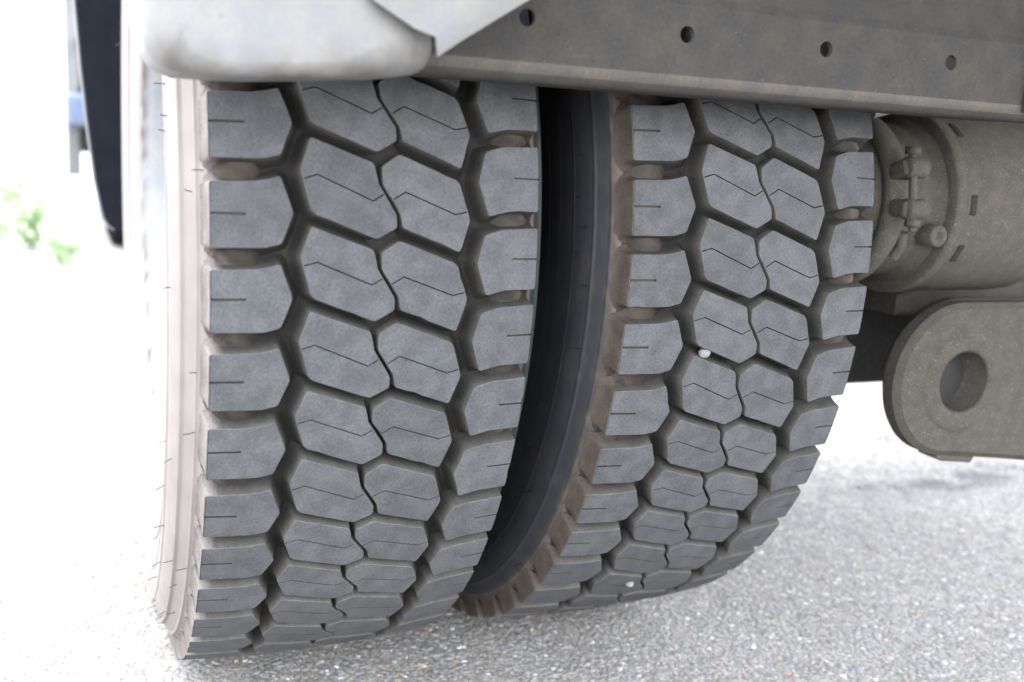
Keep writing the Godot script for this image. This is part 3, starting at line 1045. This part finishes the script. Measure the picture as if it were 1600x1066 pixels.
	o2.append_array(arc2(Vector2(-.004, -.002), .094, PI / 2, PI * 1.5, 30))
	o2.append_array([Vector2(.48, -.155), Vector2(.48, .088)])
	var leaf := put("arm_plate", plate(o2, .018, .004), M.dark, arm)
	leaf.position = Vector3(.028, 0, -.0325)
	var tab := put("arm_tab", plate(PackedVector2Array([Vector2(-.010, -.085), Vector2(.060, -.090), Vector2(.050, -.106), Vector2(.002, -.1005), Vector2(-.008, -.0965)]), .03, .002), M.dust, arm)
	tab.position = Vector3(0, 0, -.010)
	# top shelf behind the arm
	var shelf := put("spring_seat", plate(PackedVector2Array([Vector2(-.03, .085), Vector2(.0, .098), Vector2(.05, .1045), Vector2(.45, .1045), Vector2(.45, .06), Vector2(-.03, .06)]), .11, .004), M.dust, arm)
	shelf.position = Vector3(.02, 0, -.100)
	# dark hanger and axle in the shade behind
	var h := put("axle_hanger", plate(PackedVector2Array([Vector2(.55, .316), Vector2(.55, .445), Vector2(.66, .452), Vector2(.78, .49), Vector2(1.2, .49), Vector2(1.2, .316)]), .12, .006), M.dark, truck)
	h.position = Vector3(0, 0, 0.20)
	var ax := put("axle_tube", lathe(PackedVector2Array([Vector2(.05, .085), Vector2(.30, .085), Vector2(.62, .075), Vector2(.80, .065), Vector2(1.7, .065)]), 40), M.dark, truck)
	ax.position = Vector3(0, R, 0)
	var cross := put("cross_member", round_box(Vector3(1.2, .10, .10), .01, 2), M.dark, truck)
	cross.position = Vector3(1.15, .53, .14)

func front_of_truck(truck: Node3D) -> void:
	# unseen load body, sized to block sun and sky light, and two chassis rails
	var body := put("shading_load_body", round_box(Vector3(2.42, 1.5, 2.02), .02, 2), M.body, truck)
	body.position = Vector3(1.09, 1.80, 0.33)
	for x in [0.62, 1.50]:
		var rail := put("chassis_rail", round_box(Vector3(.08, .24, 6.0), .008, 2), M.dark, truck)
		rail.position = Vector3(x, .90, -2.4)
	# dark mudguard in front of the dual wheels, seen past the outer tyre
	var o := PackedVector2Array()
	o.append_array([Vector2(-.222, .95), Vector2(-.214, .805), Vector2(-.2075, .70), Vector2(-.1985, .597), Vector2(-.189, .51), Vector2(-.180, .46)])
	o.append_array([Vector2(-.176, .443), Vector2(-.169, .431), Vector2(-.159, .424), Vector2(-.145, .422), Vector2(.5, .422), Vector2(.5, .95)])
	var g := put("mudguard", plate(o, .012, .002), M.black, truck, "black mudguard in front of the outer tyre")
	g.position = Vector3(0, 0, -.66)
	var path := []
	for i in 9:
		path.append(Vector3(o[i].x - .002, o[i].y, -.664))
	put("mudguard_edge", tube(path, .0028, 8), M.edge_highlight, g).position = -g.position  # pale tube drawn as the sunlit highlight of the black edge
	# the cab far in front
	var cab := put("cab", round_box(Vector3(2.46, 2.4, 1.9), .05, 3), M.body, truck)
	cab.position = Vector3(.965, 1.62, -5.9)
	var post := put("side_panel", round_box(Vector3(.07, 1.9, .05), .008, 2), M.bracket, truck)
	post.position = Vector3(-.238, 1.25, -4.85)
	for k in 4:
		var step := put("cab_step", round_box(Vector3(.10, .05, .12), .008, 2), M.dark, truck)
		step.position = Vector3(-.165, .48 + .26 * k, -4.80)
	var tank := put("tank", round_box(Vector3(.22, .17, .5), .03, 3), M.blue, truck, "blue tank low on the truck's side, far behind the outer tyre")
	tank.position = Vector3(-.165, .645, -4.7)
	var prof := PackedVector2Array([Vector2(-.13, .29), Vector2(-.15, .36), Vector2(-.15, .44), Vector2(-.13, .49), Vector2(-.10, .5), Vector2(.10, .5), Vector2(.13, .49), Vector2(.15, .44), Vector2(.15, .36), Vector2(.13, .29)])
	var fw := put("front_tyre", lathe(prof, 64), M.black, truck)
	fw.position = Vector3(.05, .505, -4.15)
	var fr := put("wheel_rim", lathe(PackedVector2Array([Vector2(-.13, .30), Vector2(-.11, .28), Vector2(-.06, .26), Vector2(-.06, .12), Vector2(-.09, .10), Vector2(-.09, 0)]), 48), M.rim, truck)
	fr.position = fw.position

func pebble(at: Vector3, size: float, seed_: int, label: String) -> void:
	var s := Soup.new()
	var sp := SphereMesh.new()
	sp.radial_segments = 14
	sp.rings = 8
	sp.radius = 1.0
	sp.height = 2.0
	var arr := sp.get_mesh_arrays()
	var vs: PackedVector3Array = arr[Mesh.ARRAY_VERTEX]
	var ix: PackedInt32Array = arr[Mesh.ARRAY_INDEX]
	var bump := noise(seed_, 0.8, 3, FastNoiseLite.TYPE_CELLULAR)
	for i in range(0, ix.size(), 3):
		var q := []
		for m in 3:
			var w := vs[ix[i + m]]
			q.append(w * Vector3(1.15, 0.9, 0.95) * (1.0 + 0.4 * bump.get_noise_3dv(w)) * size)
		var n: Vector3 = (q[2] - q[0]).cross(q[1] - q[0]).normalized()
		if n.dot(q[0]) < 0:
			n = -n
		s.tri(q[0], q[1], q[2], n, n, n)
	var o := put(numbered("pebble"), s.mesh(), M.pebble, self)
	o.position = at
	tag(o, label, "pebble", "white pebbles caught in the tread")

func on_tread(x0: float, u: float, ph: float, depth: float) -> Vector3:
	var r := R - crown(u * 1000) - depth
	return Vector3(x0 + u, R + r * sin(ph), r * cos(ph))

func pebbles() -> void:
	pebble(on_tread(DUAL, -.0445, -.1455, .004), .0062, 1, "white pebble wedged in the middle of the inner tyre's tread, the larger one")
	pebble(on_tread(DUAL, -.0195, -.787, -.001), .0050, 2, "white pebble low on the inner tyre's tread, near the road")
	pebble(on_tread(0.0, .1235, .2826, .001), .0012, 3, "tiny white grit in the shoulder slit of the outer tyre, just under the beam")

func plant(at: Vector3, height: float, spread: float, count: int, seed_: int, label: String) -> void:
	var root := Node3D.new()
	root.name = numbered("weed_plant")
	add_child(root)
	root.position = at
	tag(root, label, "weed", "weeds growing beside the road")
	var r := RandomNumberGenerator.new()
	r.seed = seed_
	var s := Soup.new()
	var stems := Soup.new()
	for k in 14:
		var th := r.randf() * TAU
		var tip := Vector3(cos(th) * spread * r.randf_range(.2, 1.0), height * r.randf_range(.5, 1.0), sin(th) * spread * r.randf_range(.2, 1.0))
		var side := tip.cross(Vector3.UP).normalized() * .003
		stems.flat(-side, side, tip + side * .4, tip - side * .4, Vector3.BACK, Color(.10, .16, .04))
		for m in count / 14:
			var p := tip * r.randf_range(.15, 1.05) + Vector3(r.randf_range(-1, 1), r.randf_range(-.6, .6), r.randf_range(-1, 1)) * spread * .16
			var d := Vector3(r.randf_range(-1, 1), r.randf_range(-.3, .9), r.randf_range(-1, 1)).normalized()
			var w := d.cross(Vector3(r.randf_range(-1, 1), r.randf_range(-1, 1), r.randf_range(-1, 1))).normalized()
			var ln := r.randf_range(.02, .05)
			var c := Color(.30, .40, .22).lerp(Color(.46, .52, .36), r.randf())
			var n := d.cross(w)
			s.quad(p, p + d * ln * .5 + w * ln * .28, p + d * ln, p + d * ln * .5 - w * ln * .28, n, n, n, n, c, c, c, c)
	var m := StandardMaterial3D.new()
	m.vertex_color_use_as_albedo = true
	m.roughness = 0.6
	m.backlight_enabled = true
	m.backlight = Color(.4, .5, .3)
	put("leaf_mass", s.mesh(), m, root).set_meta("kind", "stuff")
	put("stem", stems.mesh(), m, root)

func plants() -> void:
	plant(Vector3(-.66, GROUND, -3.95), .17, .20, 700, 1, "low green weed clump at the far left edge beyond the truck")
	plant(Vector3(-.55, GROUND, -5.0), .46, .22, 520, 2, "tall loose weed beside the front of the truck, behind the low clumps")
	plant(Vector3(-.29, GROUND, -3.3), .15, .09, 260, 3, "small pale weed low beside the outer tyre's pale sidewall")
	plant(Vector3(-.42, GROUND, -3.9), .24, .14, 420, 4, "pale weed between the left edge of the photo and the black mudguard")
